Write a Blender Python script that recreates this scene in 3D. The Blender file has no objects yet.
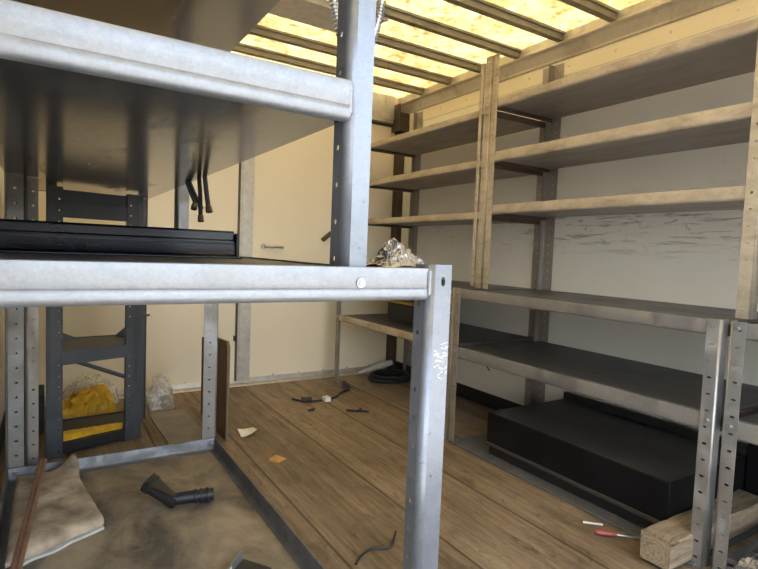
import bpy, bmesh, math, random
from mathutils import Vector, Matrix, noise
random.seed(7)
SC = bpy.context.scene
COL = SC.collection
V = Vector

# ------------------------------------------------------------------ materials
def new_mat(name):
    m = bpy.data.materials.new(name); m.use_nodes = True
    nt = m.node_tree; nt.nodes.clear()
    out = nt.nodes.new('ShaderNodeOutputMaterial')
    b = nt.nodes.new('ShaderNodeBsdfPrincipled')
    nt.links.new(b.outputs[0], out.inputs[0])
    return m, nt, b, out

def coords(nt, scale=(1, 1, 1)):
    tc = nt.nodes.new('ShaderNodeTexCoord'); mp = nt.nodes.new('ShaderNodeMapping')
    mp.inputs['Scale'].default_value = scale
    nt.links.new(tc.outputs['Object'], mp.inputs[0])
    return mp.outputs[0]

def noise_node(nt, vec, scale, detail=4, rough=.55, dist=0.0):
    n = nt.nodes.new('ShaderNodeTexNoise')
    n.inputs['Scale'].default_value = scale; n.inputs['Detail'].default_value = detail
    n.inputs['Roughness'].default_value = rough; n.inputs['Distortion'].default_value = dist
    nt.links.new(vec, n.inputs['Vector'])
    return n.outputs['Fac']

def ramp(nt, fac, stops):
    r = nt.nodes.new('ShaderNodeValToRGB')
    e = r.color_ramp.elements
    while len(e) < len(stops): e.new(0.5)
    for i, (p, c) in enumerate(stops):
        e[i].position = p; e[i].color = (*c, 1) if len(c) == 3 else c
    nt.links.new(fac, r.inputs[0])
    return r.outputs[0]

def mix(nt, fac, a, b):
    n = nt.nodes.new('ShaderNodeMix'); n.data_type = 'RGBA'
    if isinstance(fac, float): n.inputs[0].default_value = fac
    else: nt.links.new(fac, n.inputs[0])
    for s, v in ((6, a), (7, b)):
        if isinstance(v, tuple): n.inputs[s].default_value = (*v, 1)
        else: nt.links.new(v, n.inputs[s])
    return n.outputs[2]

def math_node(nt, op, a, b=None, clamp=False):
    n = nt.nodes.new('ShaderNodeMath'); n.operation = op; n.use_clamp = clamp
    for i, v in enumerate((a, b)):
        if v is None: continue
        if isinstance(v, (int, float)): n.inputs[i].default_value = v
        else: nt.links.new(v, n.inputs[i])
    return n.outputs[0]

def bump(nt, b, h, strength=.2, dist=.002):
    n = nt.nodes.new('ShaderNodeBump'); n.inputs['Strength'].default_value = strength
    n.inputs['Distance'].default_value = dist
    nt.links.new(h, n.inputs['Height']); nt.links.new(n.outputs[0], b.inputs['Normal'])

def simple(name, col, rough=.5, metal=0.0, var=.15, scale=12, spec=.5, bmp=0.0, stretch=(1, 1, 1)):
    m, nt, b, _ = new_mat(name)
    v = coords(nt, stretch)
    f = noise_node(nt, v, scale, 5, .6)
    lo = tuple(c * (1 - var) for c in col); hi = tuple(min(1, c * (1 + var)) for c in col)
    nt.links.new(ramp(nt, f, [(.3, lo), (.7, hi)]), b.inputs['Base Color'])
    b.inputs['Roughness'].default_value = rough; b.inputs['Metallic'].default_value = metal
    b.inputs['Specular IOR Level'].default_value = spec
    if bmp: bump(nt, b, f, bmp)
    return m

def galvanised(name, lo, hi, dirt, amount, rough=.42, metal=.75, dirt_scale=6, stretch=(1, 1, 1)):
    """zinc spangle with patches of dust"""
    m, nt, b, _ = new_mat(name)
    v = coords(nt)
    vo = nt.nodes.new('ShaderNodeTexVoronoi'); vo.inputs['Scale'].default_value = 230
    nt.links.new(v, vo.inputs['Vector'])
    sp = nt.nodes.new('ShaderNodeSeparateColor'); nt.links.new(vo.outputs['Color'], sp.inputs[0])
    fine = noise_node(nt, v, 45, 5, .7)
    k = math_node(nt, 'ADD', math_node(nt, 'MULTIPLY', sp.outputs[0], .18), math_node(nt, 'MULTIPLY', fine, .82))
    base = ramp(nt, k, [(.25, lo), (.75, hi)])
    d = noise_node(nt, coords(nt, stretch), dirt_scale, 6, .65, .4)
    dm = ramp(nt, d, [(.62 - amount * .45, (0, 0, 0)), (.9 - amount * .45, (1, 1, 1))])
    nt.links.new(mix(nt, dm, base, dirt), b.inputs['Base Color'])
    nt.links.new(math_node(nt, 'MULTIPLY', math_node(nt, 'SUBTRACT', 1.0, math_node(nt, 'MULTIPLY', dm, .85)), metal), b.inputs['Metallic'])
    rr = math_node(nt, 'ADD', rough - .08, math_node(nt, 'MULTIPLY', fine, .16))
    nt.links.new(math_node(nt, 'ADD', rr, math_node(nt, 'MULTIPLY', dm, .25), True), b.inputs['Roughness'])
    if rough > .2: bump(nt, b, fine, .08, .001)
    return m

M = {}
M['galv'] = galvanised('galvanised_steel', (.235, .252, .275), (.325, .340, .360), (.32, .325, .33), .25, .42, .6)
M['galv_post'] = galvanised('galvanised_post', (.19, .212, .25), (.245, .268, .305), (.30, .305, .315), .15, .30, .55, 9)
M['galv_right'] = galvanised('galvanised_grey', (.25, .25, .255), (.34, .34, .34), (.24, .22, .19), .5, .42, .7, 7)
M['galv_near'] = galvanised('galvanised_clean', (.34, .345, .35), (.45, .45, .45), (.35, .34, .325), .25, .36, .75, 9)
M['galv_dusty'] = galvanised('galvanised_dusty', (.47, .415, .33), (.61, .545, .44), (.30, .23, .155), .42, .5, .45, 9, (1, .6, 1.6))
M['post_brown'] = galvanised('galvanised_brown_dust', (.28, .245, .20), (.38, .335, .28), (.20, .155, .11), .4, .5, .4, 9, (1, 1, .5))
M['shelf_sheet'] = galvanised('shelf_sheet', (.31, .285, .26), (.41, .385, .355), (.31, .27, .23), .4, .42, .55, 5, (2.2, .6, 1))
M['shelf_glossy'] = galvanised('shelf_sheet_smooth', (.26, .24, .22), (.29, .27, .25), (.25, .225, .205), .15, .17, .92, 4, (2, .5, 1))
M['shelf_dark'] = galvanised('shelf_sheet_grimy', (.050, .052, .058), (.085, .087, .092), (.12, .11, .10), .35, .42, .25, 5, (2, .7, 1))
M['tray'] = galvanised('tray_sheet', (.085, .078, .07), (.17, .153, .13), (.40, .325, .225), .60, .45, .35, 4.5, (1.3, 1, 1))
M['tray_rim'] = galvanised('tray_rim', (.13, .137, .15), (.215, .222, .235), (.11, .105, .10), .45, .4, .6, 8)
M['rack'] = simple('blue_grey_paint', (.068, .075, .088), .45, 0.1, .2, 8)
M['black_gloss'] = simple('black_gloss', (.005, .007, .014), .27, 0, .3, 10, .35)
M['black_box'] = galvanised('black_painted_lid', (.020, .020, .021), (.035, .034, .034), (.085, .08, .075), .45, .42, .05, 4)
M['black_satin'] = simple('black_satin_paint', (.008, .008, .009), .55, 0, .35, 6, .12)
M['black'] = simple('black_plastic', (.018, .018, .02), .45, 0, .25, 20)
M['rubber'] = simple('black_rubber', (.02, .02, .02), .7, 0, .25, 20)
M['zinc'] = simple('zinc_bolt', (.50, .53, .56), .28, .9, .1, 60)
M['alu'] = simple('aluminium_trim', (.52, .49, .44), .45, .55, .15, 20)
M['bow'] = simple('roof_bow_metal', (.22, .20, .155), .5, .5, .15, 15)
M['rail'] = galvanised('roof_rail_metal', (.48, .44, .38), (.60, .56, .49), (.30, .23, .16), .25, .42, .45, 5)
M['bronze'] = simple('brown_steel', (.085, .062, .045), .5, .3, .3, 12)
M['kick'] = simple('kick_black', (.012, .011, .011), .6, 0, .3, 14)
M['yellow'] = simple('yellow_plastic', (.60, .36, .02), .45, 0, .25, 25)
M['cloth'] = simple('canvas_cloth', (.42, .345, .255), .9, 0, .5, 11, .2, .5)
M['cloth_edge'] = simple('canvas_lining', (.55, .54, .50), .9, 0, .15, 20, .2, .5)
M['copper'] = simple('copper_rod', (.27, .145, .095), .42, .35, .25, 20)
M['paper'] = simple('white_paper', (.80, .76, .66), .8, 0, .08, 20)
M['orange'] = simple('orange_chip', (.62, .34, .12), .7, 0, .2, 30)
M['red'] = simple('red_handle', (.36, .07, .055), .4, 0, .2, 30)
M['white'] = simple('white_plastic', (.78, .77, .74), .5, 0, .06, 20)
M['foil'] = simple('crumpled_foil', (.40, .41, .46), .24, .85, .3, 30)
M['brown_board'] = simple('brown_board', (.17, .115, .07), .6, 0, .2, 10, .3, 0, (1, 1, .2))
M['sheet_grey'] = simple('grey_tan_sheet', (.25, .21, .16), .5, .1, .25, 7)
M['ground'] = simple('yard_gravel', (.50, .47, .43), .95, 0, .25, 8)
M['conduit'] = simple('flexible_conduit', (.62, .63, .65), .3, .85, .15, 40)

def clear_plastic():
    m, nt, b, out = new_mat('clear_plastic')
    b.inputs['Base Color'].default_value = (.85, .84, .80, 1); b.inputs['Roughness'].default_value = .18
    t = nt.nodes.new('ShaderNodeBsdfTransparent'); mx = nt.nodes.new('ShaderNodeMixShader')
    f = noise_node(nt, coords(nt), 30, 3)
    nt.links.new(ramp(nt, f, [(.4, (.10,) * 3), (.65, (.50,) * 3)]), mx.inputs[0])
    nt.links.new(t.outputs[0], mx.inputs[1]); nt.links.new(b.outputs[0], mx.inputs[2]); nt.links.new(mx.outputs[0], out.inputs[0])
    return m
M['clear'] = clear_plastic()

def wall_mat(name, base, scuffs):
    m, nt, b, _ = new_mat(name)
    v = coords(nt)
    f = noise_node(nt, v, 2.2, 4, .5)
    lo = tuple(c * .94 for c in base)
    c = ramp(nt, f, [(.3, lo), (.7, base)])
    if scuffs:
        sep = nt.nodes.new('ShaderNodeSeparateXYZ'); nt.links.new(v, sep.inputs[0])
        z = sep.outputs[2]; y = sep.outputs[1]
        # dark rubbed streaks where goods scraped along the wall above the deep shelf
        s1 = noise_node(nt, coords(nt, (1, 2.4, 26)), 1.6, 7, .72, .5)
        s2 = noise_node(nt, coords(nt, (1, 5, 9)), 2.2, 6, .7, .4)
        band = ramp(nt, math_node(nt, 'SUBTRACT', z, .0), [(.0, (0, 0, 0)), (.5, (0, 0, 0)), (.56, (.8,) * 3), (.61, (1,) * 3), (.655, (.75,) * 3), (.69, (0, 0, 0))])
        # ramp works in 0..1 so z is scaled to half
        band.node.inputs[0].links[0].from_node.operation = 'MULTIPLY'
        band.node.inputs[0].links[0].from_node.inputs[1].default_value = .5
        yb = ramp(nt, math_node(nt, 'MULTIPLY', y, .25), [(.15, (.75,) * 3), (.25, (1,) * 3), (.45, (1,) * 3), (.58, (.55,) * 3), (.75, (.3,) * 3)])
        st = ramp(nt, s1, [(.53, (0, 0, 0)), (.64, (1, 1, 1))])
        st2 = ramp(nt, s2, [(.58, (0, 0, 0)), (.70, (1, 1, 1))])
        k = math_node(nt, 'MULTIPLY', math_node(nt, 'MULTIPLY', math_node(nt, 'MAXIMUM', st, st2), band), yb)
        c = mix(nt, math_node(nt, 'MULTIPLY', k, .85), c, (.15, .13, .11))
        # brown grime low down
        g = ramp(nt, noise_node(nt, coords(nt, (1, 2, 3)), 5, 6, .7), [(.60, (0, 0, 0)), (.78, (1,) * 3)])
        c = mix(nt, math_node(nt, 'MULTIPLY', g, .22), c, (.38, .30, .22))
    else:
        g = ramp(nt, noise_node(nt, coords(nt, (3, 1, 1.2)), 7, 6, .75), [(.64, (0, 0, 0)), (.80, (1,) * 3)])
        c = mix(nt, math_node(nt, 'MULTIPLY', g, .25), c, (.45, .36, .25))
    nt.links.new(c, b.inputs['Base Color'])
    b.inputs['Roughness'].default_value = .38; b.inputs['Specular IOR Level'].default_value = .4
    return m
M['wall_front'] = wall_mat('cream_panel', (.87, .79, .62), False)
M['wall_side'] = wall_mat('white_side_panel', (.88, .85, .78), True)

def floor_mat():
    m, nt, b, _ = new_mat('wood_floor')
    v = coords(nt)
    sep = nt.nodes.new('ShaderNodeSeparateXYZ'); nt.links.new(v, sep.inputs[0])
    xs = math_node(nt, 'DIVIDE', math_node(nt, 'SUBTRACT', sep.outputs[0], -3.60), .3675)   # joints at .81 and 1.1775
    cell = math_node(nt, 'FLOOR', xs); fr = math_node(nt, 'FRACT', xs)
    edge = math_node(nt, 'MINIMUM', fr, math_node(nt, 'SUBTRACT', 1.0, fr))
    gap = ramp(nt, edge, [(.0, (1, 1, 1)), (.010, (.75,) * 3), (.022, (0, 0, 0))])
    wn = nt.nodes.new('ShaderNodeTexWhiteNoise'); wn.noise_dimensions = '1D'; nt.links.new(cell, wn.inputs['W'])
    # laminated strips inside each board
    strip = math_node(nt, 'FLOOR', math_node(nt, 'MULTIPLY', xs, 9))
    wn2 = nt.nodes.new('ShaderNodeTexWhiteNoise'); wn2.noise_dimensions = '1D'; nt.links.new(strip, wn2.inputs['W'])
    g1 = noise_node(nt, coords(nt, (26, 1.6, 1)), 2.0, 6, .65, .6)
    g2 = noise_node(nt, coords(nt, (90, 4, 1)), 2.0, 4, .6)
    big = noise_node(nt, v, 1.7, 5, .6, .5)
    k = math_node(nt, 'ADD', math_node(nt, 'MULTIPLY', g1, .45), math_node(nt, 'MULTIPLY', g2, .18))
    k = math_node(nt, 'ADD', k, math_node(nt, 'MULTIPLY', wn.outputs['Value'], .12))
    k = math_node(nt, 'ADD', k, math_node(nt, 'MULTIPLY', wn2.outputs['Value'], .08))
    k = math_node(nt, 'ADD', k, math_node(nt, 'MULTIPLY', big, .30))
    c = ramp(nt, k, [(.36, (.085, .060, .036)), (.52, (.195, .143, .088)), (.70, (.34, .262, .172))])
    st = ramp(nt, noise_node(nt, coords(nt, (4.5, 1.6, 1)), 2.3, 7, .75, .8), [(.52, (0, 0, 0)), (.68, (1,) * 3)])
    c = mix(nt, math_node(nt, 'MULTIPLY', st, .62), c, (.065, .046, .03))
    st2 = ramp(nt, noise_node(nt, coords(nt, (12, 7, 1)), 3, 6, .8, .8), [(.55, (0, 0, 0)), (.66, (1,) * 3)])
    c = mix(nt, math_node(nt, 'MULTIPLY', st2, .62), c, (.06, .045, .03))
    c = mix(nt, math_node(nt, 'MULTIPLY', gap, .80), c, (.035, .022, .012))
    nt.links.new(c, b.inputs['Base Color'])
    b.inputs['Roughness'].default_value = .55; b.inputs['Specular IOR Level'].default_value = .3
    bump(nt, b, math_node(nt, 'SUBTRACT', k, math_node(nt, 'MULTIPLY', gap, .6)), .3, .003)
    return m
M['floor'] = floor_mat()

def timber_mat():
    m, nt, b, _ = new_mat('old_timber')
    g = noise_node(nt, coords(nt, (2.5, 22, 22)), 2.2, 6, .65, .8)
    c = ramp(nt, g, [(.3, (.13, .095, .06)), (.5, (.27, .205, .13)), (.72, (.40, .315, .21))])
    s = ramp(nt, noise_node(nt, coords(nt), 9, 6, .7), [(.56, (0, 0, 0)), (.72, (1,) * 3)])
    c = mix(nt, math_node(nt, 'MULTIPLY', s, .6), c, (.13, .10, .07))
    nt.links.new(c, b.inputs['Base Color']); b.inputs['Roughness'].default_value = .85
    bump(nt, b, g, .6, .004)
    return m
M['timber'] = timber_mat()
def endgrain_mat():
    m, nt, b, _ = new_mat('timber_end_grain')
    v = coords(nt)
    mp = v.node; mp.inputs['Location'].default_value = (0, -.935, -.05)
    w = nt.nodes.new('ShaderNodeTexWave'); w.wave_type = 'RINGS'; w.rings_direction = 'X'
    w.inputs['Scale'].default_value = 26; w.inputs['Distortion'].default_value = 9; w.inputs['Detail'].default_value = 3
    w.inputs['Detail Scale'].default_value = 2
    nt.links.new(v, w.inputs['Vector'])
    c = ramp(nt, w.outputs['Fac'], [(.1, (.26, .195, .12)), (.8, (.38, .30, .20))])
    s = ramp(nt, noise_node(nt, v, 22, 6, .7), [(.5, (0, 0, 0)), (.72, (1,) * 3)])
    c = mix(nt, math_node(nt, 'MULTIPLY', s, .6), c, (.12, .085, .05))
    nt.links.new(c, b.inputs['Base Color']); b.inputs['Roughness'].default_value = .9
    return m
M['endgrain'] = endgrain_mat()

def roof_mat():
    """translucent fibreglass sheet: the daylight above shines through it"""
    m, nt, b, out = new_mat('translucent_fibreglass')
    v = coords(nt)
    f = noise_node(nt, v, 9, 8, .75, .6)
    f2 = noise_node(nt, v, 30, 6, .8)
    k = math_node(nt, 'ADD', math_node(nt, 'MULTIPLY', f, .5), math_node(nt, 'MULTIPLY', f2, .5))
    c = ramp(nt, k, [(.39, (.36, .25, .11)), (.475, (.63, .515, .30)), (.56, (.77, .70, .50))])
    tr = nt.nodes.new('ShaderNodeBsdfTranslucent'); nt.links.new(c, tr.inputs[0])
    b.inputs['Base Color'].default_value = (.82, .76, .56, 1); b.inputs['Roughness'].default_value = .5
    mx = nt.nodes.new('ShaderNodeMixShader'); mx.inputs[0].default_value = .62
    nt.links.new(b.outputs[0], mx.inputs[1]); nt.links.new(tr.outputs[0], mx.inputs[2]); nt.links.new(mx.outputs[0], out.inputs[0])
    return m
M['roof'] = roof_mat()

# ------------------------------------------------------------------ mesh helpers
class MB:
    def __init__(s): s.v = []; s.f = []; s.mi = []
    def add(s, vs, fs, mi=0):
        o = len(s.v); s.v += [tuple(v) for v in vs]
        s.f += [tuple(i + o for i in f) for f in fs]; s.mi += [mi] * len(fs)
    def box(s, x0, x1, y0, y1, z0, z1, mi=0):
        vs = [(x, y, z) for z in (z0, z1) for y in (y0, y1) for x in (x0, x1)]
        s.add(vs, [(0, 2, 3, 1), (4, 5, 7, 6), (0, 1, 5, 4), (2, 6, 7, 3), (0, 4, 6, 2), (1, 3, 7, 5)], mi)
    def prism(s, prof, axis_pts, mi=0):
        """closed section `prof` given as two lists of 3-D points"""
        n = len(prof)
        s.add(list(prof) + list(axis_pts), [tuple(range(n - 1, -1, -1)), tuple(range(n, 2 * n))] + [(i, (i + 1) % n, n + (i + 1) % n, n + i) for i in range(n)], mi)
    def loft(s, rings, mi=0, caps=True):
        n = len(rings[0]); vs = [p for r in rings for p in r]; fs = []
        for k in range(len(rings) - 1):
            for i in range(n):
                fs.append((k * n + i, k * n + (i + 1) % n, (k + 1) * n + (i + 1) % n, (k + 1) * n + i))
        if caps: fs += [tuple(range(n - 1, -1, -1)), tuple(range((len(rings) - 1) * n, len(rings) * n))]
        s.add(vs, fs, mi)
    def tube(s, pts, r, n=10, mi=0):
        pts = [V(p) for p in pts]; rad = r if isinstance(r, (list, tuple)) else [r] * len(pts)
        rings = []; up = V((0, 0, 1))
        for i, p in enumerate(pts):
            d = (pts[min(i + 1, len(pts) - 1)] - pts[max(i - 1, 0)]).normalized()
            if abs(d.dot(up)) > .95: up = V((1, 0, 0))
            a = d.cross(up).normalized(); b = a.cross(d).normalized(); up = b
            rings.append([p + (a * math.cos(t) + b * math.sin(t)) * rad[i] for t in [2 * math.pi * j / n for j in range(n)]])
        s.loft(rings, mi)
    def cyl(s, c, axis, r, h, n=12, mi=0):
        a = V(axis).normalized(); s.tube([V(c), V(c) + a * h], r, n, mi)
    def build(s, name, mat, parent=None, smooth=True, angle=35, bevel=0, solid=0, weld=True):
        me = bpy.data.meshes.new(name); me.from_pydata(s.v, [], s.f)
        mats = mat if isinstance(mat, (list, tuple)) else [mat]
        for m in mats: me.materials.append(m)
        me.polygons.foreach_set('material_index', s.mi)
        bm = bmesh.new(); bm.from_mesh(me)
        if weld: bmesh.ops.remove_doubles(bm, verts=bm.verts, dist=1e-5)
        bmesh.ops.recalc_face_normals(bm, faces=bm.faces); bm.to_mesh(me); bm.free()
        if smooth == 'fold':                       # only the rounded fold is shaded smooth
            for p in me.polygons: p.use_smooth = p.material_index == 1
        elif smooth:
            me.shade_smooth(); me.set_sharp_from_angle(angle=math.radians(angle))
        o = bpy.data.objects.new(name, me); COL.objects.link(o)
        if parent: o.parent = parent; o.matrix_parent_inverse = Matrix.Translation(-world_loc(parent))
        if bevel:
            b = o.modifiers.new('bevel', 'BEVEL'); b.width = bevel; b.segments = 2; b.limit_method = 'ANGLE'; b.angle_limit = math.radians(40)
        if solid:
            q = o.modifiers.new('solid', 'SOLIDIFY'); q.thickness = solid; q.offset = 0
        return o

def world_loc(o):
    # every Empty here is unrotated, meshes are built in world space
    return V(o.location) if o.type == 'EMPTY' else V((0, 0, 0))

def tag(o, label, cat, group=None):
    o['label'] = label; o['category'] = cat
    if group: o['group'] = group
    return o
def thing(name, label, cat, loc, group=None):
    o = bpy.data.objects.new(name, None); o.empty_display_size = .1; COL.objects.link(o); o.location = loc
    return tag(o, label, cat, group)
def struct(name, mb, mat, **k):
    o = mb.build(name, mat, **k); o['kind'] = 'structure'; return o
def boxes(*bs):
    m = MB()
    for b in bs: m.box(*b)
    return m

# perforated flat strip, s across, z up, mapped to space by fn(s, z)
def perforated(mb, W, z0, z1, holes, fn, mi=0):
    """holes: (s, z, half width, half height)"""
    holes = sorted(holes, key=lambda h: h[1]); z = z0
    def quad(za, zb):
        if zb - za > 1e-5: mb.add([fn(0, za), fn(W / 2, za), fn(W, za), fn(W, zb), fn(W / 2, zb), fn(0, zb)], [(0, 1, 2, 3, 4, 5)], mi)
    for (sc, zc, hw, hh) in holes:
        a, b = zc - hh * 1.6, zc + hh * 1.6
        if a < z + 1e-4 or b > z1 - 1e-4: continue
        quad(z, a)
        outer = [(W, zc), (W, b), (sc, b), (0, b), (0, zc), (0, a), (sc, a), (W, a)]
        inner = []
        for k in range(8):
            t = k * math.pi / 4; e = .72 if k % 2 else 1.0
            c, sn = math.cos(t), math.sin(t)
            if k % 2: inner.append((sc + math.copysign(hw * .74, c), zc + math.copysign(hh * .74, sn)))
            else: inner.append((sc + hw * c, zc + hh * sn))
        mb.add([fn(*p) for p in outer + inner], [(i, (i + 1) % 8, 8 + (i + 1) % 8, 8 + i) for i in range(8)], mi)
        z = b
    quad(z, z1)

def zs(z0, z1, pitch, off=.03):
    r = []; z = z0 + off
    while z < z1 - .012: r.append(z); z += pitch
    return r

def l_post(parent, corner, da, db, la, lb, z0, z1, mat, pitch=.058, hole=(.0045, .004), holes_b=None, r=.009, off=.03, za=None, thick=.0024):
    """folded angle post: perforated flange along da, second flange along db, rounded fold between"""
    da, db, c = V((*da, 0)), V((*db, 0)), V((*corner, 0))
    mb = MB()
    W = la - r
    p0 = c + da * la
    perforated(mb, W, z0, z1, [(W * .5, z, hole[0], hole[1]) for z in (za or zs(z0, z1, pitch, off))], lambda s, z: p0 - da * s + V((0, 0, z)))
    arc = [c + da * r + db * r + (-db * math.cos(t) - da * math.sin(t)) * r for t in [math.pi / 2 * k / 6 for k in range(7)]]
    for a, b in zip(arc, arc[1:]):
        mb.add([a + V((0, 0, z0)), b + V((0, 0, z0)), b + V((0, 0, z1)), a + V((0, 0, z1))], [(0, 1, 2, 3)], 1)
    q0 = c + db * r; Wb = lb - r
    perforated(mb, Wb, z0, z1, [(Wb * .5, z, hole[0], hole[1] * 1.8) for z in (holes_b or [])], lambda s, z: q0 + db * s + V((0, 0, z)))
    return mb.build('post', [mat, mat], parent, solid=thick, smooth='fold')

def rail(parent, p0, p1, ztop, zbot, out, mat, name='side_rail', th=.022, crease=True):
    """folded shelf edge: flat face, pressed line, rounded lower lip. p0,p1 on the outer face (xy)"""
    o = V((*out, 0)); a = V((*p0, 0)); b = V((*p1, 0))
    h = ztop - zbot; r = min(.011, h * .25); zc = ztop - h * .63
    pr = [(-th, ztop), (-.004, ztop), (-.001, ztop - .001), (0, ztop - .004)]
    if crease: pr += [(0, zc + .0022), (-.0016, zc), (.0006, zc - .0022)]
    pr += [(.0006 if crease else 0, zbot + r)]
    pr += [(-r + r * math.cos(t), zbot + r - r * math.sin(t)) for t in [math.pi / 2 * k / 5 for k in range(1, 6)]]
    pr += [(-th, zbot)]
    mb = MB()
    mb.prism([a + o * d + V((0, 0, z)) for d, z in pr], [b + o * d + V((0, 0, z)) for d, z in pr])
    return mb.build(name, mat, parent, angle=50)

def bolt(parent, c, axis, r=.006, mat=None):
    a = V(axis).normalized(); c = V(c); mb = MB()
    mb.cyl(c, a, r * 1.55, .0015, 16)
    mb.cyl(c + a * .0014, a, r, .0045, 6)
    return mb.build('bolt', mat or M['zinc'], parent)

# ------------------------------------------------------------------ camera
yaw, pitch, roll = [math.radians(a) for a in (32.0926, 3.5154, 2.2599)]
f = V((math.sin(yaw) * math.cos(pitch), math.cos(yaw) * math.cos(pitch), -math.sin(pitch)))
r = V((math.cos(yaw), -math.sin(yaw), 0)); u = r.cross(f)
r2 = r * math.cos(roll) + u * math.sin(roll); u2 = u * math.cos(roll) - r * math.sin(roll)
cam = bpy.data.cameras.new('camera'); co = bpy.data.objects.new('camera', cam); COL.objects.link(co)
cam.sensor_width = 36; cam.lens = 527.27 / 758 * 36; cam.clip_start = .02
co.matrix_world = Matrix(((r2.x, u2.x, -f.x, 0), (r2.y, u2.y, -f.y, 0), (r2.z, u2.z, -f.z, 1.0), (0, 0, 0, 1)))
SC.camera = co

# ------------------------------------------------------------------ the box body
XL, XR, YF, YB, ZC = -.20, 2.50, 3.72, -.25, 2.262
struct('floor', boxes((XL - .03, XR + .03, YB, YF + .03, -.06, 0)), M['floor'])
struct('wall_front', boxes((XL - .03, XR + .03, YF, YF + .03, 0, ZC + .01)), M['wall_front'])
struct('wall_left', boxes((XL - .03, XL, YB, YF, 0, ZC + .01)), M['wall_side'])
mb = boxes((XR, XR + .03, YB, YF, 0, ZC + .01))
struct('wall_right', mb, M['wall_side'])
struct('ceiling', boxes((XL - .03, XR + .03, YB, YF + .03, ZC + .01, ZC + .0125)), M['roof'])
struct('ground', boxes((-14, 16, -16, 20, -1.14, -1.10)), M['ground'])
n = 1
def trim(mb, mat, **k):
    global n
    o = struct('trim_%d' % n, mb, mat, **k); n += 1; return o
for k in range(12):                                     # roof bows
    y = 3.385 - .3275 * k
    m = MB()
    pr = [(-.030, ZC + .009), (-.030, ZC - .004), (-.019, ZC - .004), (-.019, ZC - .036), (.019, ZC - .036), (.019, ZC - .004), (.030, ZC - .004), (.030, ZC + .009)]
    m.prism([V((XL, y + a, z)) for a, z in pr], [V((XR - .05, y + a, z)) for a, z in pr])
    trim(m, M['bow'], smooth=False)
# roof rails: a stepped extrusion along both side walls
for x, s in ((XR, -1), (XL, 1)):
    pr = [(0, 2.136), (.010, 2.136), (.014, 2.142), (.014, 2.150), (.034, 2.205), (.058, 2.214), (.058, ZC - .038), (.050, ZC - .030), (.050, ZC + .009), (0, ZC + .009)]
    m = MB(); m.prism([V((x + s * a, YB, z)) for a, z in pr], [V((x + s * a, YF, z)) for a, z in pr])
    trim(m, M['rail'], smooth=False)
# riveted upper panel strip under the right rail
m = MB(); m.box(XR - .004, XR, YB, YF - .06, 2.045, 2.136)
for k in range(14):
    y = 3.5 - k * .29; m.tube([(XR - .004, y, 2.098), (XR - .008, y, 2.098)], [.009, .006], 10)
    m.tube([(XR - .007, y, 2.098), (XR - .0095, y, 2.098)], [.004, .003], 8)
trim(m, M['wall_front'])
# header box over the front wall and the front corner castings
m = MB(); m.box(XL, XR - .11, YF - .035, YF, 2.06, ZC + .009); m.box(XL, XR - .11, YF - .042, YF, 2.052, 2.066)
m.box(XR - .19, XR - .11, YF - .045, YF, 2.075, ZC)
trim(m, M['alu'], bevel=.003)
trim(boxes((XL, XR - .06, YF - .008, YF, 2.030, 2.050)), M['bronze'])
m = boxes((XR - .105, XR - .001, YF - .11, YF - .002, 1.99, 2.128), (XR - .11, XR - .10, YF - .12, YF - .005, 1.985, 2.20), (XR - .10, XR - .015, YF - .12, YF - .09, 2.105, 2.135))
m.cyl((XR - .112, YF - .06, 2.165), (-1, 0, 0), .010, .006, 8)
trim(m, M['bronze'], bevel=.003)
trim(boxes((XR - .062, XR, YF - .055, YF, 0, 1.985), (XR - .072, XR - .062, YF - .018, YF, 0, 2.03)), M['bronze'], bevel=.004)
# riveted batten on the front wall
m = boxes((1.145, 1.239, YF - .012, YF, .03, 2.05), (1.158, 1.226, YF - .018, YF - .012, .03, 2.05))
for k in range(9):
    for x in (1.151, 1.233): m.tube([(x, YF - .012, .09 + k * .235), (x, YF - .018, .09 + k * .235)], [.007, .004], 8)
trim(m, M['alu'])
m = boxes((1.131, 1.145, YF - .010, YF, .03, 2.05)); trim(m, M['bronze'])
# sill angle at the foot of the front wall
m = MB(); pr = [(0, .046), (-.006, .046), (-.010, .016), (-.045, .008), (-.05, 0), (0, 0)]
m.prism([V((XL, YF + a, z)) for a, z in pr], [V((XR, YF + a, z)) for a, z in pr])
for k in range(12): m.cyl((-.05 + k * .21, YF - .008, .055), (0, -1, 0), .008, .005, 8)
o = struct('baseboard_front', m, M['alu'])
struct('baseboard_right', boxes((XR - .012, XR, YB, YF - .06, 0, .085), (XR - .035, XR, YB, YF - .06, 0, .02)), M['kick'], bevel=.003)
struct('baseboard_left', boxes((XL, XL + .012, YB, YF - .06, 0, .085)), M['kick'], bevel=.003)
# opaque plate fixed under one bay of the roof
m = MB(); pts = [(.55, 2.43), (1.36, 2.43), (1.50, 2.40), (1.40, 2.70), (.55, 2.70)]
m.prism([V((x, y, 2.205)) for x, y in pts], [V((x, y, 2.219)) for x, y in pts])
m.box(.55, 1.34, 2.425, 2.437, 2.19, 2.222)
trim(m, M['alu'])
# rear door frame behind the camera
m = boxes((XL - .03, XL + .05, YB - .06, YB, 0, ZC + .02), (XR - .05, XR + .03, YB - .06, YB, 0, ZC + .02), (XL - .03, XR + .03, YB - .06, YB, ZC - .10, ZC + .02))
trim(m, M['alu'])

# ------------------------------------------------------------------ left shelving unit (foreground)
LU = thing('shelving_unit', 'galvanized steel shelving unit filling the left foreground, with a tray bottom', 'shelving unit', (.26, 1.65, 0))
YN = .854                       # rear end plane nearest the camera
YU = .876                       # upper, shallower part
XLW = -.142
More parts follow.
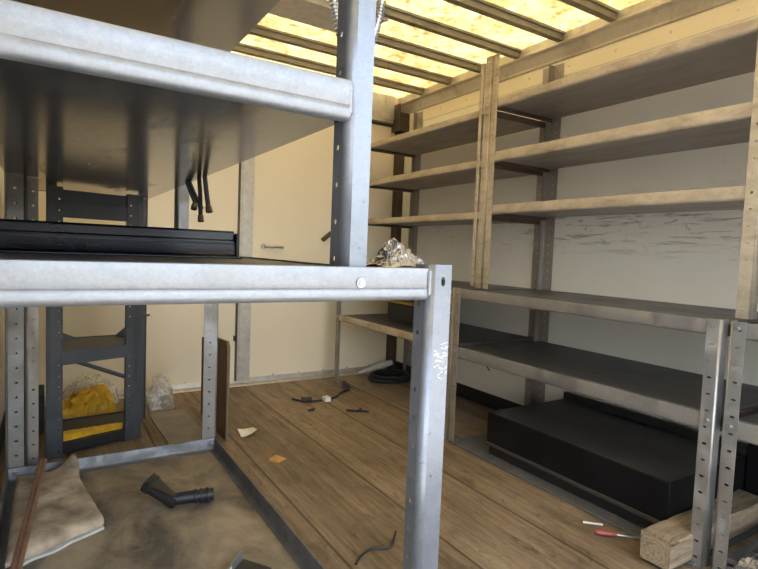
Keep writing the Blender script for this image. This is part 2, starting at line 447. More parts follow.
# mid shelf
def shelf(parent, x0, x1, y0, y1, ztop, zbot, surf, mat, panel=.006, label=None):
    """closed pan: deck near the top and a smooth underside"""
    m = MB(); m.box(x0, x1, y0, y1, zbot + .002, zbot + .007); m.box(x0, x1, y0, y1, surf - .005, surf)
    return m.build('shelf', mat, parent, smooth=False)
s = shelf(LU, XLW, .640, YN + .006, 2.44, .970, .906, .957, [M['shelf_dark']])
rail(s, (XLW - .04, YN - .001), (.655, YN - .001), .971, .906, (0, -1), M['galv'], 'end_rail')
rail(s, (XLW, 2.446), (.640, 2.446), .970, .906, (0, 1), M['tray_rim'], 'end_rail')
rail(s, (.660, YN + .050), (.660, 2.40), .962, .906, (1, 0), M['tray_rim'], 'side_rail')
# bottom tray
m = boxes((XLW + .005, .655, YN + .01, 2.44, .040, .048))
t = m.build('bottom_tray', M['tray'], LU, smooth=False)
def rim(p0, p1, inward, z0, z1, parent, name):
    a, b, d = V((*p0, 0)), V((*p1, 0)), V((*inward, 0)); m = MB()
    pr = [(0, z0), (0, z1 - .003), (.002, z1), (.007, z1), (.009, z1 - .003), (.0095, z0 + .036), (.013, z0 + .026), (.021, z0 + .0215), (.028, z0 + .020), (.028, z0)]
    m.prism([a + d * q + V((0, 0, z)) for q, z in pr], [b + d * q + V((0, 0, z)) for q, z in pr])
    return m.build(name, M['tray_rim'], parent, angle=50)
rim((XLW, 2.447), (.662, 2.447), (0, -1), .030, .103, t, 'end_rim')
rim((.664, YN + .01), (.664, 2.445), (-1, 0), .030, .103, t, 'side_rim')
rim((XLW, YN + .01), (XLW, 2.445), (1, 0), .030, .103, t, 'side_rim')
rail(t, (XLW, YN + .002), (.650, YN + .002), .10, .03, (0, -1), M['galv'], 'end_rail')
# posts, lower
zl = [.895 - .0603 * k for k in range(14)]
l_post(LU, (.655, YN), (0, 1), (1, 0), .046, .058, 0, .979, M['galv_post'], hole=(.0056, .0056), za=zl, holes_b=[.944], r=.015)
l_post(LU, (.668, 2.458), (-1, 0), (0, 1), .064, .045, 0, .957, M['galv_right'], hole=(.005, .0035))
l_post(LU, (XLW - .002, 2.458), (1, 0), (0, 1), .060, .045, 0, 1.66, M['galv_right'], hole=(.0065, .0042))
l_post(LU, (XLW - .046, YN), (0, 1), (1, 0), .046, .045, 0, 1.66, M['galv_post'], r=.010)
# posts, upper (stand on the mid shelf)
zu = [1.448 + .0695 * 1.0 - .0688 * k for k in range(8)] + [1.448 + .0688 * k for k in range(2, 4)]
l_post(LU, (.466, YU), (0, 1), (1, 0), .050, .052, .957, 1.70, M['galv_post'], hole=(.0056, .0056), za=sorted([.985 + .0700 * k for k in range(10)]), r=.015)
l_post(LU, (.464, 2.395), (0, 1), (1, 0), .050, .050, .957, 1.70, M['galv_right'], hole=(.0045, .0045))
# upper shelf
s = shelf(LU, XLW, .470, YU + .002, 2.445, 1.300, 1.241, 1.290, [M['shelf_glossy']])
rail(s, (XLW - .05, YU - .016), (.464, YU - .016), 1.309, 1.2375, (0, -1), M['galv'], 'end_rail')
# top shelf
s = shelf(LU, XLW, .472, YU + .002, 2.445, 1.660, 1.594, 1.650, [M['shelf_glossy']])
rail(s, (XLW - .05, YU - .016), (.464, YU - .016), 1.665, 1.592, (0, -1), M['galv'], 'end_rail')
bolt(LU, (.494, YN - .0025, .941), (0, -1, 0), .006)
for x_, y_, za_, zb_ in ((.465, YU - .012, 1.246, 1.306), (.6555, YN - .001, .914, .969)):
    m = MB(); m.tube([(x_, y_, za_), (x_, y_, za_ + .004), (x_, y_, zb_ - .004), (x_, y_, zb_)], [.0025, .0055, .0055, .0025], 10); m.build('end_weld', M['galv'], LU)
bolt(LU, (.700 - .06, 2.447 - .029, .085), (0, -1, 0), .006)
bolt(LU, (XLW + .03, 2.447 - .013, .085), (0, -1, 0), .006)

m = MB()                        # torn paper and scratches left on the near lower post
for k in range(26):
    x = random.uniform(.674, .710); z = .775 + random.gauss(0, .022); L = random.uniform(.004, .016); a = random.uniform(-.5, .6); h = random.uniform(.0006, .0018)
    x1 = min(.7115, x + L * math.cos(a)); z1 = z + L * math.sin(a)
    q = [V((x, 0, z - h)), V((x1, 0, z1 - h * .4)), V((x1, 0, z1 + h * .4)), V((x, 0, z + h))]
    m.prism([p + V((0, YN - .0014, 0)) for p in q], [p + V((0, YN - .0018, 0)) for p in q])
m.build('sticker_residue', M['white'], LU, smooth=False, weld=False)
# second left unit: only its upper shelf carries on to the front wall
L2 = thing('shelving_unit', 'rear left shelving unit whose high shelf carries on behind the foreground one', 'shelving unit', (.16, 2.85, 0))
s = shelf(L2, XLW, .470, 2.452, 3.235, 1.300, 1.243, 1.290, [M['shelf_glossy']])
rail(s, (XLW, 3.245), (.470, 3.245), 1.300, 1.243, (0, 1), M['galv_right'], 'end_rail')
l_post(L2, (-.100 + .018, 2.56), (1, 0), (0, 1), .045, .045, 0, 1.243, M['shelf_sheet'], hole=(.005, .004))
l_post(L2, (XLW, 3.19), (1, 0), (0, 1), .045, .045, 0, 1.243, M['rack'])
l_post(L2, (.465, 3.19), (-1, 0), (0, 1), .045, .045, 0, 1.243, M['rack'])

# dark rack standing under it
RK = thing('steel_rack', 'dark blue-grey painted narrow steel rack near the front wall at left', 'rack', (.2, 2.95, 0))
ang = math.radians(20)
def rk(px, py): # local rack frame -> world
    a, b = px / .425, py / .385
    p = (V((0, 2.75, 0)) * (1 - a) + V((.40, 2.89, 0)) * a) * (1 - b) + (V((.0, 3.15, 0)) * (1 - a) + V((.455, 3.20, 0)) * a) * b
    return p
def rbox(m, x0, x1, y0, y1, z0, z1):
    c = [rk(x0, y0), rk(x1, y0), rk(x1, y1), rk(x0, y1)]
    m.prism([p + V((0, 0, z0)) for p in c], [p + V((0, 0, z1)) for p in c])
def rpost(x0, x1, y0, flip):
    m = MB(); q = rk(x0, y0); d = (rk(x1, y0) - q); W = d.length; d.normalize()
    perforated(m, W, 0, 1.235, [(W * (.22 if flip else .78), z, .004, .004) for z in zs(0, 1.2, .05)], lambda s_, z: q + d * s_ + V((0, 0, z)))
    b_ = rk(0, 1) - rk(0, 0)
    for e in (0, W):
        a0 = q + d * e; a1 = a0 + b_ * .045
        m.add([a0, a1, a1 + V((0, 0, 1.235)), a0 + V((0, 0, 1.235))], [(0, 1, 2, 3)])
    m.build('post', M['rack'], RK, solid=.003, smooth=False)
rpost(-.012, .055, 0, False); rpost(.345, .425, 0, True)
rpost(-.012, .030, .385, False); rpost(.395, .425, .385, True)
m = MB(); rbox(m, .052, .348, .012, .02, 1.165, 1.225); rbox(m, .052, .348, .004, .012, 1.100, 1.170); m.build('end_rail', M['rack'], RK, bevel=.002)
for zt, zb in ((.493, .428), (.062, .012)):
    m = MB(); rbox(m, .052, .365, .0, .022, zb, zt, ); rbox(m, .052, .365, .37, .385, zb, zt)
    rbox(m, .052, .365, .022, .37, zt - .012, zt - .004)
    m.build('shelf', M['rack'] if zt > .2 else M['black'], RK, bevel=.002)
m = MB(); a = rk(.10, .10); b = rk(.34, .03)
m.tube([a + V((0, 0, .425)), b + V((0, 0, .325))], .011, 6); m.build('brace', M['rack'], RK)
for px, hh in ((.10, .04), (.33, .075)):
    m = MB(); c0, c1 = rk(px - .05, .34), rk(px + .03, .34)
    m.prism([c0 + V((0, 0, .487)), c1 + V((0, 0, .487)), (c1 if px > .2 else c0) + V((0, 0, .487 + hh))],
            [p + (rk(0, .01) - rk(0, 0)) for p in (c0 + V((0, 0, .487)), c1 + V((0, 0, .487)), (c1 if px > .2 else c0) + V((0, 0, .487 + hh)))])
    m.build('gusset', M['rack'], RK)
for z in (.63, .50):
    p = rk(.427, .02) + V((0, 0, z)); m = MB(); m.cyl(p, (1, .2, 0), .006, .035 if z > .6 else .008, 8); m.build('bolt', M['rack'], RK)

# ------------------------------------------------------------------ right-hand shelving units
XA, XU, XW = 1.830, 2.020, 2.488
def right_unit(label, y0, y1, upper, lower, loc, near_up=True, far_up=True, upper_dusty=True, bottom=None, top=2.075):
    """upper/lower: lists of (ztop, zbot); y0 near end, y1 far end"""
    U = thing('shelving_unit', label, 'shelving unit', loc, None)
    dusty = M['galv_dusty']
    for (zt, zb) in upper:
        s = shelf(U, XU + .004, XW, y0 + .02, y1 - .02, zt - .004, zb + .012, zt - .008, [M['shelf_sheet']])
        rail(s, (XU, y0 + .035), (XU, y1 - .035), zt, zb, (-1, 0), dusty, 'side_rail', crease=False)
        for yy in (y0 + .012, y1 - .012):
            o = boxes((XU + .02, XW - .01, yy - .009, yy + .009, zb - .004, zt - .012)).build('end_rail', M['bronze'], s, smooth=False)
    for (zt, zb) in lower:
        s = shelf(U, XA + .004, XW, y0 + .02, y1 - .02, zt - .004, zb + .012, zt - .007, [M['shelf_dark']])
        rail(s, (XA, y0 + .035), (XA, y1 - .035), zt, zb, (-1, 0), M['galv_right'] if y0 < 2 else dusty, 'side_rail', crease=False)
        for yy in (y0 + .012, y1 - .012):
            boxes((XA + .02, XW - .01, yy - .009, yy + .009, zb - .002, zt - .012)).build('end_rail', M['bronze'], s, smooth=False)
    lz = lower[0][0] + .004
    for yy, d in ((y0, 1), (y1, -1)):
        pm = M['galv_near'] if yy < 1 else M['post_brown']
        l_post(U, (XA - .004, yy), (0, d), (1, 0), .044, .040, 0, lz, pm, hole=(.0078, .0040), pitch=.055, r=.006)
        if upper:
            l_post(U, (XU - .004, yy), (0, d), (1, 0), .046, .040, lz - .005, top, M['galv_dusty'], hole=(.0045, .0045), pitch=.057, r=.006)
        l_post(U, (XW + .004, yy), (0, d), (-1, 0), .072, .034, 0, 2.12, M['shelf_sheet'], hole=(.0045, .0045), pitch=.05, r=.006)
        for zt, zb in lower:
            bolt(U, (XA - .0055, yy + d * .022, (zt + zb) / 2 + .008), (-1, 0, 0), .0052)
    if bottom:
        boxes((XA - .02, XW, y0 + .02, y1 - .02, 0, bottom)).build('bottom_sheet', M['tray_rim'], U, bevel=.002)
    return U
A = right_unit('middle right shelving unit holding the black platform box underneath', .838, 2.150,
               [(1.840, 1.797), (1.560, 1.508), (1.277, 1.227)], [(.823, .772), (.515, .455)], (2.15, 1.5, 0), bottom=.010)
Cc = right_unit('far right shelving unit in the corner against the front wall', 2.157, 3.500,
                [(1.806, 1.768), (1.532, 1.490), (1.244, 1.203)], [(.823, .772), (.525, .476)], (2.15, 2.83, 0))
B = right_unit('nearest right shelving unit, only its corner post in view at the right edge', -.200, .812,
               [(1.840, 1.797), (1.560, 1.508), (1.277, 1.227)], [(.823, .772), (.515, .455)], (2.15, .17, 0))
# doubled folded strip at the joint of the two far units
for yy, w, dx in ((2.224, .022, .0), ):
    m = boxes((XU - .004, XU + .012, yy, yy + w, .83, 2.055)); m.build('joint_strip', M['galv_dusty'], Cc, bevel=.002)
m = MB(); m.tube([(2.02, 2.14, .455), (2.08, 2.145, .385), (2.10, 2.145, .36)], .0035, 6); m.build('brace', M['black'], A)
# wide bottom tray of nearest unit
m = boxes((XA, XW, -.18, .79, .050, .058), (XA, XA + .012, -.18, .79, .02, .075)); m.build('bottom_tray', M['tray_rim'], B)

# ------------------------------------------------------------------ things on the right
BX = thing('platform_box', 'low black platform box on the floor under the right shelves', 'box', (2.16, 1.44, .010))
m = MB(); m.box(1.870, 2.462, .985, 1.905, .060, .222)
m.build('body', M['black_satin'], BX, bevel=.004)
boxes((1.874, 2.440, .989, 1.901, .2222, .2232)).build('top_sheet', M['black_box'], BX)
m = boxes((1.882, 2.455, .995, 1.895, .010, .060)); m.build('plinth', M['kick'], BX)
m = MB(); pr = [(1.871, .074), (1.862, .066), (1.860, .058), (1.874, .058)]
m.prism([V((x, .985, z)) for x, z in pr], [V((x, 1.905, z)) for x, z in pr]); m.build('lip', M['black'], BX)
m = boxes((2.440, 2.462, .985, 1.905, .222, .262)); m.build('back_upstand', M['black'], BX, bevel=.004)

tag(boxes((2.425, 2.445, .82, .978, .0112, .33)).build('black_filler', M['black_satin'], bevel=.003), 'black filler panel added to darken the gap behind the timber block', 'board')  # added panel, blackens the pale wall seen past the box end
def timber():
    x0, x1, y0, y1, z0, z1 = 1.690, 2.36, .872, .972, .0115, .104
    m = MB(); nx = 26; ch = .005
    rings = []
    for i in range(nx + 1):
        x = x0 + (x1 - x0) * i / nx
        base = [(y0, z0 + ch), (y0, z1 - ch * 2), (y0 + ch, z1 - .003), (y1 - ch * .5, z1), (y1, z1 - ch * .6), (y1, z0 + ch), (y1 - ch, z0), (y0 + ch, z0)]
        ring = []
        for j, (y, z) in enumerate(base):
            q = noise.noise(V((x * 9, j * 3.1, 1.7))) * .004
            xx = x + (noise.noise(V((j * 2.3, 4.1, .2))) * .006 if i == 0 else 0)
            if i == 1 and j == 2: z -= .016
            ring.append(V((xx, y + q, max(z + (q if z > .03 else 0), z0))))
        rings.append(ring)
    m.loft(rings[:], 0, False)
    m.add(rings[0], [tuple(range(8))], 1); m.add(rings[-1], [tuple(range(8))], 1)
    o = m.build('timber_block', [M['timber'], M['endgrain']], angle=30)
    return tag(o, 'rough square timber block lying behind the right corner posts', 'timber')
timber()

def crumple(name, mat, outline, nu, nv, fn, amp, freq, seed):
    """closed crumpled lump: fn(u, v) gives the upper skin, the foot is flattened"""
    m = MB(); vs = []; fs = []
    for j in range(nv + 1):
        for i in range(nu + 1):
            a, b = i / nu, j / nv; p = V(fn(a, b))
            e = min(1, 5 * min(a, 1 - a, b, 1 - b) + .15)
            q = noise.noise_vector(p * freq + V((seed, 0, 0))) * amp + noise.noise_vector(p * freq * 2.7 + V((0, seed, 0))) * amp * .5
            vs.append(p + q * e)
    for j in range(nv):
        for i in range(nu):
            k = j * (nu + 1) + i
            fs += [(k, k + 1, k + nu + 2), (k, k + nu + 2, k + nu + 1)]
    m.add(vs, fs)
    return m.build(name, mat, smooth=False, solid=.0012)

def interp(t, pts):
    for (a, b), (c, d) in zip(pts, pts[1:]):
        if t <= c: return b + (d - b) * (t - a) / (c - a)
    return pts[-1][1]
prof = [(0, .010), (.12, .030), (.33, .066), (.45, .062), (.62, .045), (.80, .030), (1, .008)]
def foil_fn(a, b):
    x = .585 + a * .125
    return (x + b * .02, .905 + b * .14, .962 + interp(a, prof) * (1 - abs(2 * b - .9) ** 1.6) * (1.0) + .002)
tag(crumple('foil_scrap', M['foil'], None, 56, 40, foil_fn, .0075, 60, 3.3), 'crumpled silver foil scrap on the corner of the middle left shelf', 'foil')
def bag_fn(a, b):
    return (1.80 + a * .16, .56 + b * .18, .066 + .075 * math.sin(math.pi * a) ** .5 * math.sin(math.pi * b) ** .5)
tag(crumple('silver_bag', M['foil'], None, 22, 18, bag_fn, .012, 26, 9.1), 'silver wrapped parcel on the bottom tray at the lower right corner', 'bag')

# black case with yellow lid on the far shelf
K = thing('tool_case', 'black tool case with a yellow lid on the far right deep shelf', 'case', (2.25, 3.02, .518))
boxes((2.07, 2.36, 2.82, 3.17, .519, .645)).build('body', M['black'], K, bevel=.008)
boxes((2.06, 2.37, 2.86, 3.18, .646, .668)).build('lid', M['yellow'], K, bevel=.005)

# on the floor, far right corner
def ring(c, R, r_, n=40, m=10):
    mb = MB(); rs = []
    pts = [V((c[0] + R * math.cos(t), c[1] + R * .8 * math.sin(t), c[2])) for t in [2 * math.pi * k / n for k in range(n + 1)]]
    mb.tube(pts, r_, m); return mb
mb = ring((2.28, 3.42, .018), .165, .016); mb.tube([(2.28 + .15 * math.cos(t), 3.42 + .115 * math.sin(t), .044) for t in [2 * math.pi * k / 40 for k in range(41)]], .013, 10)
tag(mb.build('hose_coil', M['rubber']), 'black hose coil on the floor in the far right corner', 'hose')
m = MB()
a, b = V((2.10, 3.60, .030)), V((2.40, 3.585, .095))
m.tube([a, a.lerp(b, .25), a.lerp(b, .5), a.lerp(b, .8), b], [.010, .018, .026, .028, .022], 14)
tag(m.build('pipe_end', M['cloth_edge']), 'white plastic tube leaning on the hose coil beside the corner', 'tube')

# ------------------------------------------------------------------ loose things on the floor
def curve_tube(pts, r_, n=8, sub=6):
    P = [V(p) for p in pts]; out = []
    for i in range(len(P) - 1):
        p0, p1, p2, p3 = P[max(i - 1, 0)], P[i], P[i + 1], P[min(i + 2, len(P) - 1)]
        for k in range(sub):
            t = k / sub
            out.append(.5 * ((2 * p1) + (p2 - p0) * t + (2 * p0 - 5 * p1 + 4 * p2 - p3) * t * t + (3 * p1 - p0 - 3 * p2 + p3) * t ** 3))
    out.append(P[-1]); m = MB(); m.tube(out, r_, n); return m
W1 = thing('cable', 'black cable with two plugs and a white tag on the floor by the front wall', 'cable', (1.55, 3.14, 0))
curve_tube([(1.36, 3.19, .012), (1.40, 3.12, .012), (1.47, 3.10, .007), (1.58, 3.10, .007), (1.66, 3.14, .007), (1.72, 3.20, .007), (1.83, 3.27, .010), (1.85, 3.36, .012)], .0065).build('wire', M['black'], W1)
m = MB(); m.tube([(1.40, 3.135, .018), (1.46, 3.10, .018)], [.016, .019], 10); m.build('plug', M['black'], W1, smooth=False)
m = MB(); m.tube([(1.84, 3.32, .018), (1.86, 3.40, .018)], [.016, .02], 10); m.build('plug', M['black'], W1, smooth=False)
boxes((1.535, 1.575, 3.05, 3.10, .004, .034)).build('tag', M['white'], W1, bevel=.002, smooth=False)
tag(curve_tube([(.83, 1.395, .006), (.865, 1.425, .007), (.92, 1.445, .006), (.975, 1.425, .006), (1.0, 1.44, .010), (1.035, 1.475, .022)], .004).build('cable_tie', M['black']),
    'short curled black cable on the floor behind the foreground post', 'cable')
def scrap_fn(a, b):
    return (.855 + a * .085, 2.66 + b * .075, .004 + .030 * a * a * (1 - .4 * b) + .022 * b * (1 - a))
tag(crumple('paper_scrap', M['paper'], None, 12, 8, scrap_fn, .007, 28, 5.5), 'curled off-white paper scrap on the floor beside the tray corner', 'paper')
m = MB(); pts = [(.875, 2.305), (.905, 2.265), (.955, 2.295), (.925, 2.345), (.895, 2.335)]
m.prism([V((x, y, .001)) for x, y in pts], [V((x, y, .005 + .004 * (k % 2))) for k, (x, y) in enumerate(pts)])
tag(m.build('wood_chip', M['orange'], smooth=False), 'flat orange-tan chip on the floor beside the tray', 'chip')
m = MB(); m.tube([(1.36, 2.93, .006), (1.39, 2.93, .008)], [.006, .010], 6); m.tube([(1.39, 2.93, .008), (1.41, 2.95, .006)], [.010, .004], 6)
tag(m.build('rubber_crumb', M['rubber']), 'tiny black rubber crumb left of the black cable', 'debris')
m = curve_tube([(1.58, 2.84, .006), (1.63, 2.78, .010), (1.69, 2.76, .006)], .006); m.tube([(1.62, 2.785, .008), (1.66, 2.80, .014)], .007, 6)
tag(m.build('rubber_strip', M['rubber']), 'small black rubber strip on the open floor right of the cable', 'debris')
SD = thing('screwdriver', 'screwdriver with a red handle on the floor against the timber block', 'screwdriver', (1.72, 1.1, 0))
p0, p1 = V((1.690, 1.145, .014)), V((1.80, 1.040, .012)); d = (p1 - p0).normalized()
m = MB(); m.tube([p0, p0 + d * .006, p0 + d * .02, p0 + d * .055, p0 + d * .068, p0 + d * .075], [.005, .009, .0105, .009, .006, .005], 8); m.build('handle', M['red'], SD)
m = MB(); m.tube([p0 + d * .072, p0 + d * .135, p0 + d * .15], [.0035, .0035, .0045], 8); m.build('shaft', M['zinc'], SD)
m = MB(); m.tube([(1.725, 1.222, .005), (1.775, 1.172, .005)], .0042, 6)
tag(m.build('plastic_stick', M['white']), 'thin white plastic stick on the floor beside the black platform box', 'stick')

# ------------------------------------------------------------------ things in the left unit
# folded blanket: two folded layers
def blanket():
    U = thing('folded_cloth', 'folded dusty canvas cloth on the left bottom tray', 'cloth', (.02, 2.15, .048))
    c00, c10, c11, c01 = V((-.105, 1.76, 0)), V((.155, 1.90, 0)), V((.085, 2.405, 0)), V((-.105, 2.40, 0))
    def layer(zb, th, inset, seed, name, mat):
        m = MB(); nu, nv = 26, 30; top = []; bot = []
        for j in range(nv + 1):
            for i in range(nu + 1):
                a, b = i / nu, j / nv
                aa = inset + a * (1 - inset)
                p = (c00 * (1 - aa) + c10 * aa) * (1 - b) + (c01 * (1 - aa) + c11 * aa) * b
                p = p + V((noise.noise(V((b * 5, seed, 0))) * .018 * (a > .9), noise.noise(V((a * 4, seed, 3))) * .015 * (1 - b), 0))
                e = min(a, 1 - a, b, 1 - b)
                h = zb + th * min(1, (e * 12 + .25)) ** .5
                h += noise.noise(V((p.x * 9, p.y * 7, seed))) * .010 * min(1, e * 8) + noise.noise(V((p.x * 28, p.y * 22, seed))) * .003
                h += .055 * math.exp(-((a - 1) ** 2 / .05 + (b - 1) ** 2 / .03))       # raised far corner
                top.append(V((p.x, p.y, max(h, zb + .003)))); bot.append(V((p.x, p.y, zb)))
        n_ = (nu + 1); fs = []
        T = len(top)
        for j in range(nv):
            for i in range(nu):
                k = j * n_ + i; fs.append((k, k + 1, k + n_ + 1, k + n_)); fs.append((T + k, T + k + n_, T + k + n_ + 1, T + k + 1))
        edge = [i for i in range(n_)] + [j * n_ + nu for j in range(1, nv + 1)] + [nv * n_ + i for i in range(nu - 1, -1, -1)] + [j * n_ for j in range(nv - 1, 0, -1)]
        for a, b in zip(edge, edge[1:] + edge[:1]): fs.append((a, T + a, T + b, b))
        m.add(top + bot, fs)
        m.build(name, mat, U, angle=70)
    layer(.0485, .016, .14, 2.0, 'lower_fold', M['cloth_edge'])
    layer(.066, .030, .0, 7.0, 'upper_fold', M['cloth'])
blanket()
m = MB()
a, b = V((-.020, 2.40, .130)), V((-.083, 1.52, .118)); d = (b - a).normalized(); sd = d.cross(V((0, 0, 1))).normalized(); up = sd.cross(d)
sec = [(-.014, 0), (-.014, .006), (-.006, .012), (-.002, .008), (.002, .008), (.006, .012), (.014, .006), (.014, 0)]
m.prism([a + sd * p + up * q for p, q in sec], [b + sd * p + up * q for p, q in sec])
tag(m.build('copper_bar', M['copper'], angle=30), 'long copper-brown bar lying across the folded cloth', 'bar')

# vacuum nozzle
NZ = thing('vacuum_nozzle', 'black angled vacuum nozzle on the left bottom tray', 'nozzle', (.42, 2.0, .048))
m = MB(); e0, e1 = V((.372, 1.958, .077)), V((.520, 1.935, .076)); d = (e1 - e0)
prof = [(0, .021), (.35, .022), (.55, .022), (.56, .026), (.60, .026), (.61, .022), (.68, .022), (.69, .0265), (.73, .0265), (.74, .022), (.82, .022), (.83, .0268), (.88, .0268), (.89, .023), (1, .023), (1.0, .018), (.9, .017)]
m.tube([e0 + d * t for t, _ in prof], [q for _, q in prof], 20); m.build('tube', M['black'], NZ)
m = MB(); h0 = V((.380, 1.957, .072)); h1 = V((.318, 2.045, .112)); hd = (h1 - h0).normalized(); s1 = V((.55, .80, .0)).normalized(); s2 = hd.cross(s1).normalized()
rings = []
for t, w, h in ((-.15, .020, .018), (.05, .024, .022), (.25, .027, .021), (.6, .038, .019), (.88, .046, .018), (.90, .050, .022), (1.12, .050, .022)):
    c = h0.lerp(h1, t); rr = []
    for k in range(16):
        an = 2 * math.pi * k / 16; ca, sa = math.cos(an), math.sin(an)
        rr.append(c + s1 * w * math.copysign(abs(ca) ** .6, ca) + s2 * h * math.copysign(abs(sa) ** .6, sa))
    rings.append(rr)
m.loft(rings); m.build('head', M['black'], NZ)

# metal offcut at the lower edge
MO = thing('metal_offcut', 'bent metal offcut with a pale patch at the near right of the tray', 'metal scrap', (.45, 1.5, .048))
m = MB(); q = [V((.375, 1.40, .0485)), V((.500, 1.52, .0485)), V((.490, 1.51, .086)), V((.380, 1.405, .062))]
nrm = V((.003, -.003, 0)); m.prism(q, [p + nrm for p in q]); m.build('upright_face', M['galv_right'], MO, smooth=False)
m = MB(); q = [V((.502, 1.515, .0490)), V((.385, 1.40, .0490)), V((.47, 1.34, .0490)), V((.560, 1.43, .0490))]
m.prism(q, [p + V((0, 0, .004)) for p in q]); m.build('base', M['black'], MO, smooth=False)
m = MB(); q = [V((.410, 1.434, .052)), V((.450, 1.472, .052)), V((.448, 1.470, .070)), V((.412, 1.436, .060))]
m.prism([p + nrm * 1.1 for p in q], [p + nrm * 1.4 for p in q]); m.build('sticker', M['white'], MO, smooth=False)

# long black cover lying across the mid shelf
BC = thing('black_cover', 'long glossy black ribbed cover lying across the middle left shelf', 'cover', (.2, 1.88, .957))
y = 1.83
pr = [(y - .03, .9575), (y - .03, .9645), (y + .010, .969), (y + .016, .985), (y + .022, 1.019), (y + .026, 1.021), (y + .030, 1.046), (y + .036, 1.053), (y + .10, 1.055), (y + .12, 1.045), (y + .125, .9575)]
m = MB()
m.prism([V((-.135, yy, z)) for yy, z in pr], [V((.555 + (.012 if z < .99 else 0) - .0, yy, z)) for yy, z in pr])
m.build('body', M['black_gloss'], BC, angle=25, bevel=.002)
m = boxes((-.135, .560, y + .018, y + .024, 1.006, 1.012)); m.build('rib', M['black_gloss'], BC, bevel=.001)
m = boxes((.555, .563, y + .005, y + .118, .9578, 1.045)); m.build('end_cap', M['black_gloss'], BC, bevel=.002)

# hoses with fittings hanging from the upper shelf edge
def hose(label, pts, r_, name='hydraulic_hose'):
    H = thing(name, label, 'hose', pts[0], 'hoses hanging from the upper left shelf')
    curve_tube(pts, r_).build('hose', M['rubber'], H)
    e = V(pts[-1]); d = (e - V(pts[-2])).normalized()
    m = MB(); m.tube([e - d * .012, e - d * .006, e, e + d * .012, e + d * .013], [r_ * 1.15, r_ * 1.35, r_ * 1.4, r_ * 1.5, r_ * 1.1], 8); m.build('fitting', M['bronze'], H)
g = 1.243
hose('left short hose of the two hanging close together under the upper left shelf', [(.452, 2.15, g), (.466, 2.14, 1.20), (.478, 2.13, 1.165), (.474, 2.12, 1.148)], .008)
hose('thin short hose ending in a round fitting, second from left under the upper shelf', [(.460, 2.14, g), (.476, 2.13, 1.20), (.490, 2.125, 1.17), (.494, 2.11, 1.150)], .007)
hose('longest hanging hose, its fitting lowest under the upper left shelf', [(.452, 1.955, g), (.455, 1.945, 1.18), (.456, 1.94, 1.12), (.456, 1.935, 1.095)], .0075)
hose('thick rightmost hose hanging under the upper left shelf edge', [(.466, 1.93, g), (.470, 1.92, 1.19), (.474, 1.91, 1.145), (.476, 1.905, 1.128)], .0085)

# flexible conduit loop from the roof behind the near upper post
CD = thing('flexible_conduit', 'ribbed silver flexible conduit looping from the roof behind the foreground post', 'conduit', (.82, 1.5, 2.22))
P = [V(p) for p in ((.965, 1.5, 2.22), (.94, 1.5, 2.02), (.912, 1.5, 1.83), (.897, 1.5, 1.745), (.872, 1.5, 1.66), (.83, 1.5, 1.60), (.785, 1.5, 1.62), (.752, 1.5, 1.70), (.733, 1.5, 1.79), (.72, 1.5, 2.0), (.71, 1.5, 2.22))]
m0 = curve_tube(P, .010, 4, 14)
pts = []
for i in range(0, len(m0.v), 4):
    pts.append(sum((V(v) for v in m0.v[i:i + 4]), V()) / 4)
m = MB(); m.tube(pts, [.0155 if k % 2 else .0105 for k in range(len(pts))], 12); m.build('sleeve', M['conduit'], CD, angle=20)

# latches on the front wall
LT = thing('wall_latch', 'small steel latch on the cream front wall right of the batten', 'latch', (1.39, YF, 1.01))
m = MB(); m.cyl((1.325, YF, 1.01), (0, -1, 0), .020, .014, 14); m.build('base', M['alu'], LT)
m = MB(); m.tube([(1.325, YF - .02, 1.012), (1.38, YF - .022, 1.008), (1.40, YF - .022, 1.010), (1.47, YF - .02, 1.010)], [.012, .009, .011, .012], 10); m.build('bar', M['zinc'], LT)
m = MB(); m.tube([(1.79, YF - .012, 1.075), (1.86, YF - .02, 1.135)], .016, 8)
m.tube([(1.80, YF - .03, 1.07), (1.87, YF - .03, 1.13)], .006, 8)
tag(m.build('wall_clip', M['bronze']), 'small tilted clip on the front wall beside the foreground post', 'clip')
m = boxes((1.118, 1.140, YF - .025, YF, .325, .362)); tag(m.build('wall_stop', M['black'], bevel=.003), 'little black block low on the front wall batten', 'block')

# behind the left unit
m = MB()
q0 = [V((.766, 2.64, .002)), V((.762, 3.15, .002)), V((.762, 3.15, .46)), V((.764, 2.95, .50)), V((.766, 2.66, .515)), V((.766, 2.64, .49))]
m.prism(q0, [p + V((.014, 0, 0)) for p in q0])
tag(m.build('brown_board', M['brown_board'], smooth=False), 'brown board standing upright behind the far tray corner', 'board')
m = MB(); q = [(.49, 3.28), (.69, 3.27), (.715, 2.52), (.51, 2.56)]
m.prism([V((x, yy, .001)) for x, yy in q], [V((x, yy, .006)) for x, yy in q])
tag(m.build('flat_sheet', M['sheet_grey'], smooth=False), 'flat grey-tan sheet on the floor behind the left tray', 'sheet')
def pbag(a, b):
    return (.50 + a * .15, 3.30 + b * .16, .008 + .20 * abs(math.sin(math.pi * a)) ** .5 * abs(math.sin(math.pi * b)) ** .5)
tag(crumple('plastic_bag', M['clear'], None, 20, 16, pbag, .03, 16, 1.2), 'clear crumpled plastic bag on the floor right of the dark rack', 'bag')
def ybag(a, b):
    return (.03 + a * .30, 3.30 + b * .22, .012 + (.06 + .13 * a) * abs(math.sin(math.pi * b)) ** .5 * abs(math.sin(math.pi * a)) ** .4)
tag(crumple('yellow_bag', M['yellow'], None, 22, 16, ybag, .042, 20, 6.0), 'yellow crumpled bag on the floor behind the dark rack', 'bag')
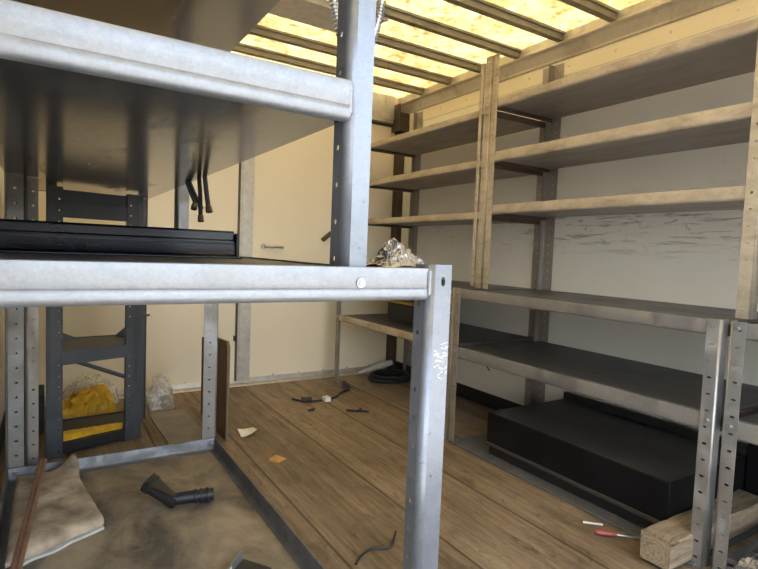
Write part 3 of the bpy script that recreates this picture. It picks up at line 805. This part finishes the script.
def yrag(a, b):
    p = rk(.06 + a * .27, .03 + b * .10); return (p.x, p.y, .062 + .032 * math.sin(math.pi * b) * (.4 + .6 * (1 - a)))
tag(crumple('yellow_rag', M['yellow'], None, 18, 8, yrag, .006, 24, 2.4), 'yellow rag along the front of the dark rack bottom shelf', 'rag')
def cbag(a, b):
    return (.05 + a * .32, 3.53 + b * .15, .012 + .18 * abs(math.sin(math.pi * a)) ** .5 * abs(math.sin(math.pi * b)) ** .5)
tag(crumple('plastic_wrap', M['clear'], None, 20, 12, cbag, .03, 15, 8.0), 'clear plastic wrap heaped behind the yellow bag at front wall', 'plastic wrap')
m = boxes((-.090, -.022, 3.14, 3.4, .002, .20)); tag(m.build('black_bin', M['rubber'], bevel=.006), 'black bin in the dark behind the left leg of the rack', 'bin')

# ------------------------------------------------------------------ light
w = bpy.data.worlds.new('sky'); SC.world = w; w.use_nodes = True
nt = w.node_tree; nt.nodes.clear()
sky = nt.nodes.new('ShaderNodeTexSky'); sky.sky_type = 'NISHITA'; sky.sun_disc = False
sky.sun_elevation = math.radians(58); sky.sun_rotation = math.radians(20); sky.air_density = 1.2; sky.dust_density = 3.0
hs = nt.nodes.new('ShaderNodeHueSaturation'); hs.inputs['Saturation'].default_value = .45
bg = nt.nodes.new('ShaderNodeBackground'); bg.inputs[1].default_value = 1.0
ow = nt.nodes.new('ShaderNodeOutputWorld')
nt.links.new(sky.outputs[0], hs.inputs['Color']); nt.links.new(hs.outputs[0], bg.inputs[0]); nt.links.new(bg.outputs[0], ow.inputs[0])
sun = bpy.data.lights.new('sun', 'SUN'); sun.energy = 3.8; sun.angle = math.radians(1); sun.color = (1, .95, .86)
so = bpy.data.objects.new('sun', sun); COL.objects.link(so)
sd = V((-.75, .12, 1.0)).normalized()           # towards the sun: ahead of the truck, so none falls in at the back
so.rotation_euler = sd.to_track_quat('Z', 'Y').to_euler()

SC.cycles.max_bounces = 10; SC.cycles.diffuse_bounces = 6; SC.cycles.glossy_bounces = 5; SC.cycles.transmission_bounces = 6
SC.view_settings.view_transform = 'Standard'; SC.view_settings.look = 'None'; SC.view_settings.gamma = 1
SC.view_settings.use_curve_mapping = False
SC.view_settings.exposure = 0.45
